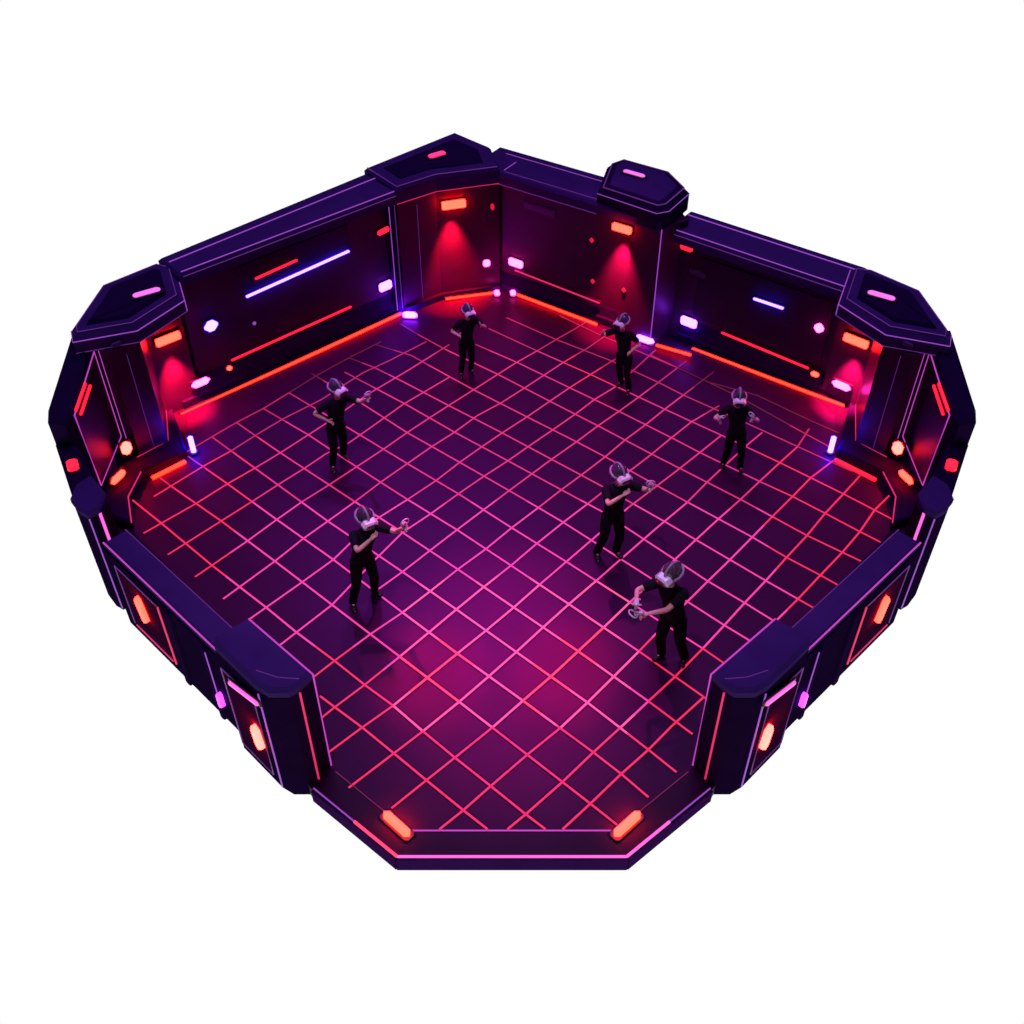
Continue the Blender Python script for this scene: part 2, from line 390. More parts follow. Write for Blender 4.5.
w1 = wall('wall_back_left', LB, HLB, .90, x0=.42, th0=.60)
skirt(LB, w1)
def lines(parent, em, L, r=.011, name='edge_light'):  # edge piping; brightness of the edges put into its emission
    o = obj(name, bars(L, r), E_[em], parent); return o
n = LB.n
lines(w1, 'edge', [[LB.at(.5, -.36, HLB + .005), LB.at(LB.len, -.60, HLB + .005)]], .010)
lines(w1, 'edge', [[LB.at(.5, .03, HLB), LB.at(LB.len - .05, .03, HLB)]], .010)
lines(w1, 'edgedim', [[LB.at(.5, .075, HLB - .07), LB.at(LB.len - .05, .075, HLB - .07)]], .009)
# pilaster beside the corner tower and the large inset panel
obj('pilaster', box(LB.at(LB.len - .10, -.05, 1.12), LB.u, LB.n, .16, .12, 2.26, .02), M['capdark'], w1)
lines(w1, 'edge', [[LB.at(LB.len - .18, .015, .1), LB.at(LB.len - .18, .015, HLB - .26)]], .008)
lines(w1, 'edgedim', [[LB.at(LB.len - .06, .015, .1), LB.at(LB.len - .06, .015, HLB - .26)]], .008)
PL = Plane((-5.62, 3.60), (-2.06, 6.68), -.10)
c0, c1 = PL.hit(241, 284), PL.hit(349, 232)
k0, k1 = (c0 - PL.a).dot(PL.u), (c1 - PL.a).dot(PL.u)
zt, zb_ = 2.16, (PL.hit(349, 250)).z - .02
obj('inset_panel', box(PL.at((k0 + k1) / 2, .01, (zt + zb_) / 2), PL.u, PL.n, k1 - k0, .03, zt - zb_, .03), M['panel'], w1)

# corner tower at the back
def tower_obj(name, label, cat, P, z0, z1, m='wall', group=None):
    c = sum((Vector((p[0], p[1])) for p in P), Vector((0, 0))) / len(P)
    t = thing(name, label, cat, (c.x, c.y, z0), group)
    obj('body', prism(P, z0, z1), M[m], t)
    return t
TW = tower_obj('corner_tower', 'dark corner tower at the back with crimson lit inner face', 'tower',
    [(-2.06, 6.68), (-1.38, 7.16), (-.24, 7.49), (-.45, 8.25), (-1.05, 8.75), (-2.6, 7.32)], 0, 2.3)
capP = [(-2.04, 6.60), (-1.36, 7.09), (-.22, 7.41), (-.40, 8.28), (-1.10, 8.95), (-2.68, 7.40)]
obj('cap', prism(capP, 2.26, 2.57, ch=.05), M['cap'], TW)
obj('cap_inlay', prism(inset(ccw(capP), .26), 2.55, 2.59, ch=.02), M['capdark'], TW)
lines(TW, 'edgedim', [[V3(p, 2.572) for p in (lambda q: q[-1:] + q[:3])(inset(capP, .045))]], .010)
lines(TW, 'edgehot', [[V3(p, 2.265) for p in (capP[0], capP[1], capP[2])]], .007)
obj('plinth', prism([(-2.06, 6.68), (-2.0, 6.60), (-1.35, 7.08), (-.23, 7.40), (-.24, 7.49), (-1.38, 7.16)], 0, .12), M['capdark'], TW)
lines(TW, 'edgedim', [[V3((-1.72, 6.905), .1), V3((-1.72, 6.905), 2.1)]], .006)

w2 = wall('wall_back_center', RA, HRA, .92, x0=-.60, x1=RA.len, rec=.06, fasc=.2)
skirt(RA, w2, rec=.06, h=.38)
lines(w2, 'edgedim', [[RA.at(.0, .07, HRA - .2), RA.at(2.1, .07, HRA - .2)]], .009)
lines(w2, 'edge', [[RA.at(.05, -.5, HRA + .004), RA.at(.05, -.1, HRA + .004)], [RA.at(-.3, -.70, HRA + .003), RA.at(2.0, -.70, HRA + .003)]], .007)
lines(w2, 'edgedim', [[RA.at(.1, -.06, HRA + .003), RA.at(2.1, -.06, HRA + .003)]], .008)
# pillar at the end of the centre wall, with its raised cap block
PB = tower_obj('block_pillar', 'dark pillar with raised chamfered cap block in the back wall', 'pillar',
    [RA.at(RA.len - .55, .02), RA.at(RA.len + .03, .02), (3.06, 5.98), (2.85, 6.5), (2.2, 6.8)], 0, 2.30, m='wall')
bl = [(1.48, 6.34), (2.44, 5.62), (2.66, 5.70), (3.08, 6.34), (2.84, 7.02), (2.02, 7.56), (1.72, 7.34)]
obj('cap', prism(bl, 2.27, 2.70, ch=.10, chb=.03), M['capdark'], PB)
obj('cap_plate', prism(inset(ccw(bl), .18), 2.69, 2.73, ch=.02), M['cap'], PB)
tb = inset(ccw(bl), .09)
lines(PB, 'edgedim', [[V3(p, 2.70) for p in tb] + [V3(tb[0], 2.70)]], .012)
lines(PB, 'edge', [[V3(p, 2.60) for p in bl[:5]]], .007)
lines(PB, 'edge', [[RA.at(RA.len + .03, .03, .1), RA.at(RA.len + .03, .03, 2.3)]], .010)
lines(PB, 'edgedim', [[(3.09, 5.95, .1), (3.09, 5.95, 2.1)], [RA.at(RA.len + .03, .03, .1), RA.at(RA.len + .17, -.02, .1)]], .008)

w3 = wall('wall_back_right', RB, HRB, .76, x0=-.42)
skirt(RB, w3)
lines(w3, 'edge', [[RB.at(-.35, -.56, HRB + .005), RB.at(RB.len, -.56, HRB + .005)]], .011)
lines(w3, 'edge', [[RB.at(-.3, .03, HRB), RB.at(RB.len, .03, HRB)]], .010)
lines(w3, 'edgedim', [[RB.at(-.3, .075, HRB - .07), RB.at(RB.len, .075, HRB - .07)]], .009)
PR = Plane((3.06, 5.71), (5.42, 3.97), -.10)
obj('inset_panel', box(PR.at(RB.len * .5, .01, 1.15), PR.u, PR.n, RB.len * .86, .03, 1.25, .05), M['panel'], w3)

# ------------------------------------------------------------------ side towers, wings, posts, front walls (mirror pairs)
SIDE = {}
for s in (-1, 1):
    sd = 'left' if s < 0 else 'right'
    X = lambda P: [(x * s, y) for x, y in P]
    dy = -.16 if s < 0 else 0.0
    # tower
    body = X([(5.38, 4.01 + dy), (5.87, 3.60 + dy), (5.62, 2.55), (5.98, 2.18), (6.24, 2.44), (6.32, 2.62), (6.6, 2.7), (6.5, 3.6), (5.75, 4.45)])
    T = tower_obj('side_tower', 'dark tower with chamfered violet cap at the %s rear corner' % sd, 'tower', body, 0, 2.16 if s < 0 else 2.09, group='towers at the rear corners')
    cap = X([(5.06, 3.30), (5.58, 2.46), (6.45, 2.16), (6.56, 2.45), (6.44, 3.58), (5.80, 4.24), (5.48, 4.32)] if s > 0 else [(5.06, 3.30), (5.58, 2.46), (6.45, 2.16), (6.56, 2.45), (6.46, 3.62), (5.72, 4.34), (5.40, 4.20)])
    zc = 2.45 if s < 0 else 2.38
    obj('cap', prism(cap, zc - .31, zc, ch=.10, chb=.03), M['cap'], T)
    c2 = inset(ccw(cap), .24)
    obj('cap_plate', prism(c2, zc - .01, zc + .05, ch=.04), M['capdark'], T)
    lines(T, 'edge', [[V3(p, zc - .095) for p in cap[:4]], [V3(cap[6], zc - .095), V3(cap[0], zc - .095)], [V3(cap[0], zc - .095), V3(cap[0], zc - .28)]], .009)
    lines(T, 'edgedim', [[V3(p, zc - .29) for p in cap[:4]]], .009)
    t_in = inset(ccw(cap), .10)
    lines(T, 'edgedim', [[V3(p, zc + .005) for p in t_in] + [V3(t_in[0], zc + .005)]], .008)
    pl = X([(5.28, 2.36), (5.88, 1.80), (5.93, 1.22), (5.72, .62), (6.3, .9), (6.42, 2.0), (6.02, 2.2), (5.64, 2.62), (5.86, 3.5 + dy), (5.78, 3.62 + dy)])
    obj('plinth', prism(pl, 0, .16, ch=.03), M['capdark'], T)
    lines(T, 'edgehot', [[V3(p, .15) for p in (X([(5.88, 1.80), (5.93, 1.22), (5.73, .64)]))]], .011)
    lines(T, 'edgehot', [[V3(p, .17) for p in (X([(5.84, 3.52 + dy), (5.62, 2.56), (6.02, 2.14)]))]], .008)
    F3 = Plane((5.62 * s, 2.55), (6.02 * s, 2.14)) if s > 0 else Plane((-6.02, 2.14), (-5.62, 2.55))
    lines(T, 'edgedim', [[F3.at(F3.len * .55, .004, .2), F3.at(F3.len * .55, .004, 2.0)]], .005)  # panel seam, drawn as a faint glowing line
    # wing: the short side wall, its top falling towards the viewer
    zt = lambda x, y: 1.80 + (y - .95) / (2.3 - .95) * .40
    wingP = X([(6.30, 2.60), (6.30, 1.12), (6.36, .95), (6.62, 1.0), (6.66, 1.2), (6.60, 2.62)])
    W = struct('wall_' + sd, prism(wingP, ZB, 1.9, ch=.04, ztop=zt), M['capdark'])
    wp = Plane((6.30 * s, 2.2), (6.30 * s, 1.16)) if s > 0 else Plane((-6.30, 1.16), (-6.30, 2.2))
    bm = bmesh.new()
    q = [V3((6.275 * s, 2.36), .42), V3((6.275 * s, 1.20), .40), V3((6.275 * s, 1.14), 1.80), V3((6.275 * s, 2.36), 2.05)]
    f = [bm.verts.new(v) for v in q]; g_ = [bm.verts.new(v + Vector((.03 * s, 0, 0))) for v in q]
    bm.faces.new(f); bm.faces.new(g_)
    for i in range(4): bm.faces.new((f[i], f[(i + 1) % 4], g_[(i + 1) % 4], g_[i]))
    obj('inset_panel', bm, M['panel'], W)
    lines(W, 'edgepink', [q + [q[0]]], .011)
    lines(W, 'edgepink', [[V3((6.235 * s, 2.435), .2), V3((6.235 * s, 2.435), 2.02)]], .009)
    # link wall from wing to post
    lk = X([(6.34, 1.02), (6.62, .98), (6.0, -.22), (5.72, .02)])
    obj('link_wall', prism(lk, ZB, 1.42, ch=.04), M['shell'], W)
    # post
    pp = X([(5.46, -.38), (5.47, -.66), (5.58, -.755), (5.70, -.68), (5.88, -.46), (5.88, -.18), (5.76, -.02)])
    P = tower_obj('gate_post', 'dark violet post with small cap between low wall and %s wing' % sd, 'post', pp, ZB, 1.58, m='shell', group='posts joining wings and low walls')
    obj('cap', prism(inset(ccw(pp), -.02), 1.57, 1.67, ch=.03), M['cap'], P)
    lines(P, 'rimpink', [[V3((5.462 * s, -.67), -.1), V3((5.462 * s, -.67), 1.58)]], .020)
    lines(P, 'edge', [[V3((5.58 * s, -.765), -.2), V3((5.58 * s, -.765), 1.58)]], .009)
    obj('side_panel', prism(X([(5.43, -.66), (5.425, -.42), (5.44, -.40), (5.46, -.66)]), -.1, 1.55), M['shellpanel'], P)
    # low front wall
    o1, o2 = Vector((5.42, -.99)), Vector((3.17, -3.20)); d = (o2 - o1).normalized()
    nn = Vector((-d.y, d.x)); nn = nn if nn.y < 0 else -nn     # outward
    lw = X([o1, o2, o2 - nn * .36, o1 - nn * .36 + Vector((0.0, .12))])
    LW = struct('wall_front_' + sd, prism(lw, ZB, 1.24), M['shell'])
    cp = X([o1 - nn * .02, o2 - nn * .02, o2 - nn * .38, o1 - nn * .38])
    obj('cap', prism(cp, 1.22, 1.35, ch=.04), M['cap'], LW)
    lines(LW, 'edgepink', [[V3(((o1 - nn * .03).x * s, (o1 - nn * .03).y), 1.325), V3(((o2 - nn * .03).x * s, (o2 - nn * .03).y), 1.325)]], .011)
    lines(LW, 'edgedim', [[V3(((o1 - nn * .36).x * s, (o1 - nn * .36).y), 1.33), V3(((o2 - nn * .36).x * s, (o2 - nn * .36).y), 1.33)]], .009)
    EX = Plane((o1.x * s, o1.y), (o2.x * s, o2.y)) if s < 0 else Plane((o2.x, o2.y), (o1.x, o1.y))
    SIDE[s] = dict(T=T, F3=F3, wp=wp, EX=EX, LW=LW, W=W, P=P)
    L_ = EX.len
    K = (lambda k: L_ - k) if s > 0 else (lambda k: k)       # distance measured from the post end
    # outside panels of the low wall
    obj('outer_panel', box(EX.at(K(.80), .012, .52), EX.u, EX.n, 1.02, .03, 1.20, .04), M['shellpanel'], LW)
    lines(LW, 'edgehot', [[EX.at(K(1.33), .03, .0), EX.at(K(1.33), .03, 1.14)], [EX.at(K(.34), .03, .0), EX.at(K(1.26), .03, .0)]], .012)
    lines(LW, 'edgedim', [[EX.at(K(.29), .03, .0), EX.at(K(.29), .03, 1.14), EX.at(K(1.30), .03, 1.14)]], .008)
    obj('outer_rib', box(EX.at(K(1.55), .02, .48), EX.u, EX.n, .12, .05, 1.42, .02), M['capdark'], LW)
    obj('outer_rib', box(EX.at(K(2.35), .02, .48), EX.u, EX.n, .10, .05, 1.42, .02), M['capdark'], LW)
    lines(LW, 'edge', [[EX.at(K(2.42), .04, .1), EX.at(K(2.42), .04, 1.18)]], .008)
    # front end pillar
    fp = X([(2.235, -3.52), (2.36, -3.70), (2.46, -3.78), (2.68, -3.78), (2.84, -3.68), (3.42, -3.10), (3.44, -2.98), (3.10, -2.70)])
    FP = tower_obj('front_pillar', 'thick violet topped pillar at the front end of the %s low wall' % sd, 'pillar', fp, ZB, 1.70, m='shell', group='pillars at the front opening')
    obj('cap', prism(fp, 1.68, 1.83, ch=.05), M['cap'], FP)
    lines(FP, 'edgepink', [[V3((2.225 * s, -3.525), -.1), V3((2.225 * s, -3.525), 1.79), V3((3.09 * s, -2.705), 1.79)]], .011)
    lines(FP, 'edgehot', [[V3((2.355 * s, -3.715), -.1), V3((2.355 * s, -3.715), 1.70)]], .013)
    lines(FP, 'edgedim', [[V3((2.36 * s, -3.62), 1.832), V3((2.60 * s, -3.60), 1.832), V3((2.86 * s, -3.50), 1.832)]], .006)  # facet edge, its lighter tone put in as a faint glow
    lines(FP, 'edge', [[V3((2.83 * s, -3.70), -.2), V3((2.83 * s, -3.70), 1.66)]], .010)
    FX = Plane((3.42 * s, -3.10), (2.84 * s, -3.68)) if s < 0 else Plane((2.84, -3.68), (3.42, -3.10))
    obj('outer_panel', box(FX.at(FX.len / 2, .012, .72), FX.u, FX.n, FX.len * .80, .03, 1.50, .04), M['shellpanel'], FP)
    e = FX.len
    fr = [FX.at(e * .1, .03, -.02), FX.at(e * .9, .03, -.02), FX.at(e * .9, .03, 1.47), FX.at(e * .1, .03, 1.47)]
    lines(FP, 'edgedim', [fr + [fr[0]]], .009)
    SIDE[s]['FX'] = FX; SIDE[s]['FP'] = FP; SIDE[s]['K'] = K

# ------------------------------------------------------------------ lamps on the back left wall
IN = PL
bar_lamp('light_bar', 'long violet white light bar on the back left wall', 'light bar', IN, (245, 296), (348, 250), .04, 'white')
bar_lamp('light_bar', 'short dim red light bar above the long white bar on the back left wall', 'light bar', IN, (254, 278), (296, 259), .035, 'redsoft')
wall_lamp('panel_lamp', 'small dim red lamp high on the back left wall near the corner tower', 'lamp', IN, (382, 230), .26, .09, 'redsoft', tilt=.1)
wall_lamp('panel_lamp', 'pink white lamp low on the back left wall near the corner tower', 'lamp', IN, (384, 285), .27, .17, 'vwhite')
wall_lamp('panel_lamp', 'round blue violet lamp on the back left wall beside the left tower', 'lamp', IN, (210, 325), .25, .20, 'violet', rnd=.08)
wall_lamp('panel_stud', 'tiny violet stud under the long white bar on the back left wall', 'stud', IN, (254, 323), .07, .07, 'edge', frame=False, depth=.03)
wall_lamp('panel_lamp', 'small red spot lamp at the left end of the skirting of the back left wall', 'lamp', LB, (228, 367), .09, .08, 'coral')
bar_lamp('neon_strip', 'orange red neon strip along the foot of the back left wall', 'neon strip', LB, (179, 413), (399, 312), .045, 'strip', d=.03)
bar_lamp('neon_strip', 'thin crimson line along the skirting top of the back left wall', 'neon strip', LB, (232, 361), (352, 307), .025, 'strip2', d=-.06)
# corner tower
wall_lamp('panel_lamp', 'red lamp under the cap of the back corner tower', 'lamp', TB, (453, 203), .44, .14, 'red', depth=.09, rnd=.015)
wall_lamp('panel_lamp', 'small square pink lamp on the back corner tower', 'lamp', TB, (486, 262), .13, .13, 'pink')
wall_lamp('panel_lamp', 'tiny dim red lamp near the top of the back corner tower', 'lamp', TB, (492, 206), .06, .12, 'reddim', frame=False)
bar_lamp('neon_strip', 'short orange red neon strip at the foot of the back corner tower', 'neon strip', TB, (444, 295), (492, 289), .04, 'strip', d=.11)
floor_lamp('floor_lamp', 'small round pink floor lamp at the back corner, left of its pair', 'lamp', G(497, 295), RA.u, .12, .12, 'pink', h=.08)
floor_lamp('floor_lamp', 'small round pink floor lamp at the back corner, right of its pair', 'lamp', G(513, 295), RA.u, .12, .12, 'pink', h=.08)
floor_lamp('floor_lamp', 'violet white floor lamp at the foot of the back left wall and corner tower', 'lamp', G(410, 317), (1, -.1), .28, .12, 'vhot', h=.08)
def top_lamp(name, label, px, z, u, w, d, em):
    p = G(*px, z); u = Vector((u[0], u[1], 0)).normalized(); n = Vector((-u.y, u.x, 0))
    t = thing(name, label, 'lamp', p, 'lamps set in the tower tops')
    obj('housing', add_box(bmesh.new(), p + Vector((0, 0, .012)), u, Vector((0, 0, 1)), w + .08, .024, d + .08, .03, up=n), M['housing'], t)
    obj('lens', add_box(bmesh.new(), p + Vector((0, 0, .025)), u, Vector((0, 0, 1)), w, .05, d, .03, up=n), E_[em], t)
top_lamp('cap_lamp', 'hot pink lamp set in the top of the back corner tower', (437, 156), 2.592, TA.u, .34, .13, 'pinkred')
top_lamp('cap_lamp', 'lilac lamp set in the top of the raised wall pillar', (634, 175), 2.73, RA.u, .42, .09, 'capl')
top_lamp('cap_lamp', 'lilac lamp set in the top of the left side tower', (147, 294), 2.503, (.86, .52), .42, .11, 'capl')
top_lamp('cap_lamp', 'lilac lamp set in the top of the right side tower', (881, 297), 2.433, (.86, -.52), .42, .11, 'capl')
# centre wall
RI = Plane((-.24, 7.49), (2.55, 5.66), -.06)
t, c = wall_lamp('panel_lamp', 'hot pink lamp low on the back centre wall near the corner', 'lamp', RI, (517, 262), .31, .15, 'pink')
t = thing('slot_vent', 'dim violet slot vent high on the back centre wall', 'vent', RI.hit(540, 209))
c = RI.hit(540, 209)
obj('slat', box(c + RI.n * .012, RI.u, RI.n, .66, .03, .11, .02), M['vent'], t)
obj('frame', box(c + RI.n * .006, RI.u, RI.n, .74, .02, .19, .02), M['housing'], t)
for px, lab in (((593, 281), 'small dark red stud on the back centre wall, lower of two near the beam'), ((624, 290), 'small red stud low on the back centre wall right of the beam'), ((592, 240), 'faint red stud on the back centre wall, upper of two near the beam')):
    wall_lamp('panel_stud', lab, 'stud', RI, px, .09, .10, 'reddim', frame=False, depth=.02, rnd=.04)
wall_lamp('panel_lamp', 'red lamp under the raised cap of the wall pillar', 'lamp', RI, (626, 225), .36, .12, 'red', depth=.09, d=.09, rnd=.015)
bar_lamp('neon_strip', 'orange red neon strip along the foot of the back centre wall', 'neon strip', RA, (519, 293), (599, 323), .045, 'strip', d=.03)
bar_lamp('neon_strip', 'thin crimson line along the skirting top of the back centre wall', 'neon strip', RA, (515, 270), (600, 303), .02, 'edgehot', d=-.03)
floor_lamp('floor_lamp', 'broad pink white floor lamp at the foot of the wall pillar', 'lamp', G(645, 341), RA.u, .36, .16, 'vwhite', h=.07)
bar_lamp('neon_strip', 'short orange red neon strip between wall pillar and back right wall', 'neon strip', Plane((2.55, 5.55), (3.4, 5.08)), (657, 344), (692, 354), .04, 'strip')
# back right wall
wall_lamp('panel_lamp', 'small red lamp high on the back right wall beside the pillar', 'lamp', PR, (688, 246), .24, .13, 'redsoft')
t = thing('slot_vent', 'dim violet slot vent on the back right wall below the small red lamp', 'vent', PR.hit(698, 273)); c = PR.hit(698, 273)
obj('slat', box(c + PR.n * .03, PR.u, PR.n, .32, .03, .10, .02), M['vent'], t)
obj('frame', box(c + PR.n * .02, PR.u, PR.n, .40, .02, .17, .02), M['housing'], t)
bar_lamp('light_bar', 'short pale light bar in the middle of the back right wall', 'light bar', PR, (755, 297), (785, 307), .04, 'white', d=.02)
wall_lamp('panel_lamp', 'violet white lamp low on the back right wall beside the pillar', 'lamp', PR, (690, 321), .32, .17, 'vwhite')
wall_lamp('panel_lamp', 'round hot pink lamp on the back right wall beside the right tower', 'lamp', PR, (820, 327), .16, .17, 'pink', rnd=.06)
bar_lamp('neon_strip', 'orange red neon strip along the foot of the back right wall', 'neon strip', RB, (694, 347), (846, 404), .045, 'strip', d=.03)
bar_lamp('neon_strip', 'thin crimson line along the skirting top of the back right wall', 'neon strip', RB, (721, 333), (808, 369), .025, 'strip2', d=-.06)
wall_lamp('panel_lamp', 'small coral spot lamp at the right end of the skirting of the back right wall', 'lamp', RB, (816, 373), .14, .08, 'coral')

# ------------------------------------------------------------------ lamps of the side towers, wings and front walls
for s in (-1, 1):
    sd = 'left' if s < 0 else 'right'
    q = SIDE[s]; K = q['K']; dy = -.16 if s < 0 else 0.0
    mx = lambda x, y: (512 + (x - 512) * s, y)
    F1 = Plane((5.38, 4.01), (5.87, 3.60)) if s > 0 else Plane((-5.87, 3.60 + dy), (-5.38, 4.01 + dy))
    p = (858, 339) if s > 0 else (166, 337)
    wall_lamp('panel_lamp', 'broad red lamp under the cap of the %s side tower' % sd, 'lamp', F1, p, .42, .13, 'red', depth=.08, d=.02, rnd=.015)
    p = (843, 384) if s > 0 else (199, 381)
    wall_lamp('panel_lamp', 'pink white lamp near the foot of the %s side tower' % sd, 'lamp', F1, p, .34, .13, 'pink', d=.02, rnd=.06)
    F3 = q['F3']
    wall_lamp('panel_lamp', 'white hot red lamp where the %s side tower meets its wing' % sd, 'lamp', F3, mx(899, 447), .17, .24, 'warm', rnd=.06)
    wall_lamp('panel_lamp', 'slanted orange capsule lamp at the foot of the %s wing' % sd, 'lamp', Plane((6.02, 2.14), (6.28, 1.3)) if s > 0 else Plane((-6.28, 1.3), (-6.02, 2.14)), mx(911, 476), .36, .13, 'coral', tilt=.12 * s, rnd=.06, d=.05)
    c = F3.hit(*mx(908, 344))
    t = thing('slot_vent', 'tiny dim violet vent under the cap of the %s side tower' % sd, 'vent', c)
    obj('slat', box(c + F3.n * .02, F3.u, F3.n, .16, .04, .07, .02), M['vent'], t)
    wp = q['wp']
    t = thing('wing_light', 'pair of slanted red light bars on the %s wing' % sd, 'light', wp.hit(*mx(941, 400)))
    for a, b in (((936, 385), (946, 415)), ((941, 383), (951, 411))):
        a = wp.hit(*mx(*a)) + wp.n * .02; b = wp.hit(*mx(*b)) + wp.n * .02
        u = (b - a).normalized(); up = wp.n.cross(u)
        obj('light_tube', add_box(bmesh.new(), (a + b) / 2 + wp.n * .02, u, wp.n, (b - a).length, .03, .045, .015, up=up), E_['redsoft'], t)
    c = Vector((6.20 * s, .46, 1.42))
    t = thing('marker_lamp', 'small red marker lamp on the ledge between %s wing and post' % sd, 'lamp', c)
    obj('lens', add_box(bmesh.new(), c + Vector((0, 0, .03)), (.45 * s, 1, 0), (0, 0, 1), .22, .06, .14, .03, up=(1, -.45 * s, 0)), E_['redsoft'], t)
    c = G(*mx(840, 452)); c = Vector((c.x - .17 * s, c.y - .02, 0))
    t = thing('pylon_lamp', 'upright blue white lamp at the plinth corner of the %s side tower' % sd, 'lamp', c)
    obj('base', prism([(c.x + .08 * math.cos(k * PI / 4), c.y + .08 * math.sin(k * PI / 4)) for k in range(8)], 0, .03), M['housing'], t)
    obj('lens', prism([(c.x + .045 * math.cos(k * PI / 4), c.y + .045 * math.sin(k * PI / 4)) for k in range(8)], .03, .34, ch=.02), E_['violet'], t)
    pa, pb = Vector((5.20 * s, 2.24, .05)), Vector((5.79 * s, 1.69, .05))
    u = (pb - pa).normalized(); n2 = Vector((u.y, -u.x, 0)); n2 = n2 if n2.y < 0 else -n2
    t = thing('neon_strip', 'red neon strip along the plinth of the %s side tower' % sd, 'neon strip', (pa + pb) / 2)
    obj('light_tube', add_box(bmesh.new(), (pa + pb) / 2, u, n2, (pb - pa).length * (.92 if s > 0 else .75), .05, .05, .015), E_['strip' if s < 0 else 'strip2'], t)
    # floor lamps at the front
    floor_lamp('floor_lamp', 'red capsule lamp in the %s corner of the front floor border' % sd, 'lamp', G(*mx(627, 826)), G(*mx(637, 817)) - G(*mx(616, 836)), .44, .10, 'red', h=.07)
    # outside lamps of low wall and pillar
    EX, FX = q['EX'], q['FX']
    wall_lamp('panel_lamp', 'tilted red lamp on the outside of the %s low wall' % sd, 'lamp', EX, mx(878, 607), .10, .47, 'coral', tilt=-.14 * s, d=.03, rnd=.06, frame=False)
    bar_lamp('light_bar', 'pink light bar high on the outside of the %s front pillar' % sd, 'light bar', FX, mx(761, 701), mx(790, 679), .06, 'rimpink', d=.03)
    wall_lamp('panel_lamp', 'white hot lamp low on the outside of the %s front pillar' % sd, 'lamp', FX, mx(762, 734), .13, .44, 'warm', d=.03, rnd=.06, tilt=-.10 * s, frame=False)
    wall_lamp('panel_lamp', 'violet lamp on the outside where %s low wall meets its pillar' % sd, 'lamp', EX, mx(799, 697), .07, .28, 'vio2', d=.03, rnd=.05, frame=False)

# ------------------------------------------------------------------ people
def skin_mesh(nodes, edges, radii, sub=2):
    me = bpy.data.meshes.new('tmp'); me.from_pydata([tuple(v) for v in nodes], edges, [])
    o = bpy.data.objects.new('tmp', me); COL.objects.link(o)
    o.modifiers.new('skin', 'SKIN'); ss = o.modifiers.new('sub', 'SUBSURF'); ss.levels = sub; ss.render_levels = sub
    for i, r in enumerate(radii):
        rr = r if isinstance(r, tuple) else (r, r)
        me.skin_vertices[0].data[i].radius = rr
        me.skin_vertices[0].data[i].use_root = (i == 0)
    bpy.context.view_layer.update()
    dg = bpy.context.evaluated_depsgraph_get()
    em = bpy.data.meshes.new_from_object(o.evaluated_get(dg))
    bm = bmesh.new(); bm.from_mesh(em)
    bpy.data.objects.remove(o); bpy.data.meshes.remove(me); bpy.data.meshes.remove(em)
    return bm
def loft(bm, rings, n=20):
    """closed tube through rings of (centre, x axis vector, y axis vector)"""
    R = []
    for c, ax, ay in rings:
        R.append([bm.verts.new(c + ax * math.cos(2 * PI * k / n) + ay * math.sin(2 * PI * k / n)) for k in range(n)])
    for A, B in zip(R, R[1:]):
        for k in range(n): bm.faces.new((A[k], A[(k + 1) % n], B[(k + 1) % n], B[k]))
    bm.faces.new(R[0][::-1]); bm.faces.new(R[-1])
def limb(bm, pts, rad, n=14):
    """smooth tapering tube along a bent path"""
    pts = [Vector(q) for q in pts]; P = []; Q = []
    for i in range(len(pts) - 1):
        p0, p1, p2, p3 = pts[max(i - 1, 0)], pts[i], pts[i + 1], pts[min(i + 2, len(pts) - 1)]
        for k in range(4):
            t = k / 4
            P.append(.5 * (2 * p1 + (p2 - p0) * t + (2 * p0 - 5 * p1 + 4 * p2 - p3) * t * t + (3 * p1 - p0 - 3 * p2 + p3) * t ** 3)); Q.append(rad[i] + (rad[i + 1] - rad[i]) * t)
    P.append(pts[-1]); Q.append(rad[-1]); rings = []
    for i, q in enumerate(P):
        d = (P[min(i + 1, len(P) - 1)] - P[max(i - 1, 0)]).normalized()
        x = d.cross(Vector((0, 1, .01))); x = x.normalized() if x.length > .1 else d.cross(Vector((1, 0, 0))).normalized()
        wob = 1 + .03 * math.sin(i * 2.4)
        rings.append((q, x * Q[i] * wob, d.cross(x) * Q[i] * wob))
    loft(bm, rings, n)
class Chain:
    def __init__(s): s.v = []; s.e = []; s.r = []
    def add(s, p, r, parent=None):
        s.v.append(Vector(p)); s.r.append(r)
        if parent is not None: s.e.append((parent, len(s.v) - 1))
        return len(s.v) - 1
    def mesh(s, sub=2): return skin_mesh(s.v, s.e, s.r, sub)
def ik(a, b, l1, l2, bend):
    d = b - a; L = min(d.length, (l1 + l2) * .995); d.normalize(); b = a + d * L
    x = (l1 * l1 - l2 * l2 + L * L) / (2 * L); h = math.sqrt(max(0, l1 * l1 - x * x))
    bd = Vector(bend); bd = (bd - d * bd.dot(d)).normalized()
    return a + d * x + bd * h, b
def merge(bm, other):
    me = bpy.data.meshes.new('t'); other.to_mesh(me); other.free(); bm.from_mesh(me); bpy.data.meshes.remove(me)
def ellipsoid(c, r, seg=20, ring=14, fn=None):
    bm = bmesh.new(); bmesh.ops.create_uvsphere(bm, u_segments=seg, v_segments=ring, radius=1)
    for v in bm.verts:
        p = Vector((v.co.x * r[0], v.co.y * r[1], v.co.z * r[2]))
        if fn: p = fn(v.co.copy(), p)
        v.co = p + Vector(c)
    return bm
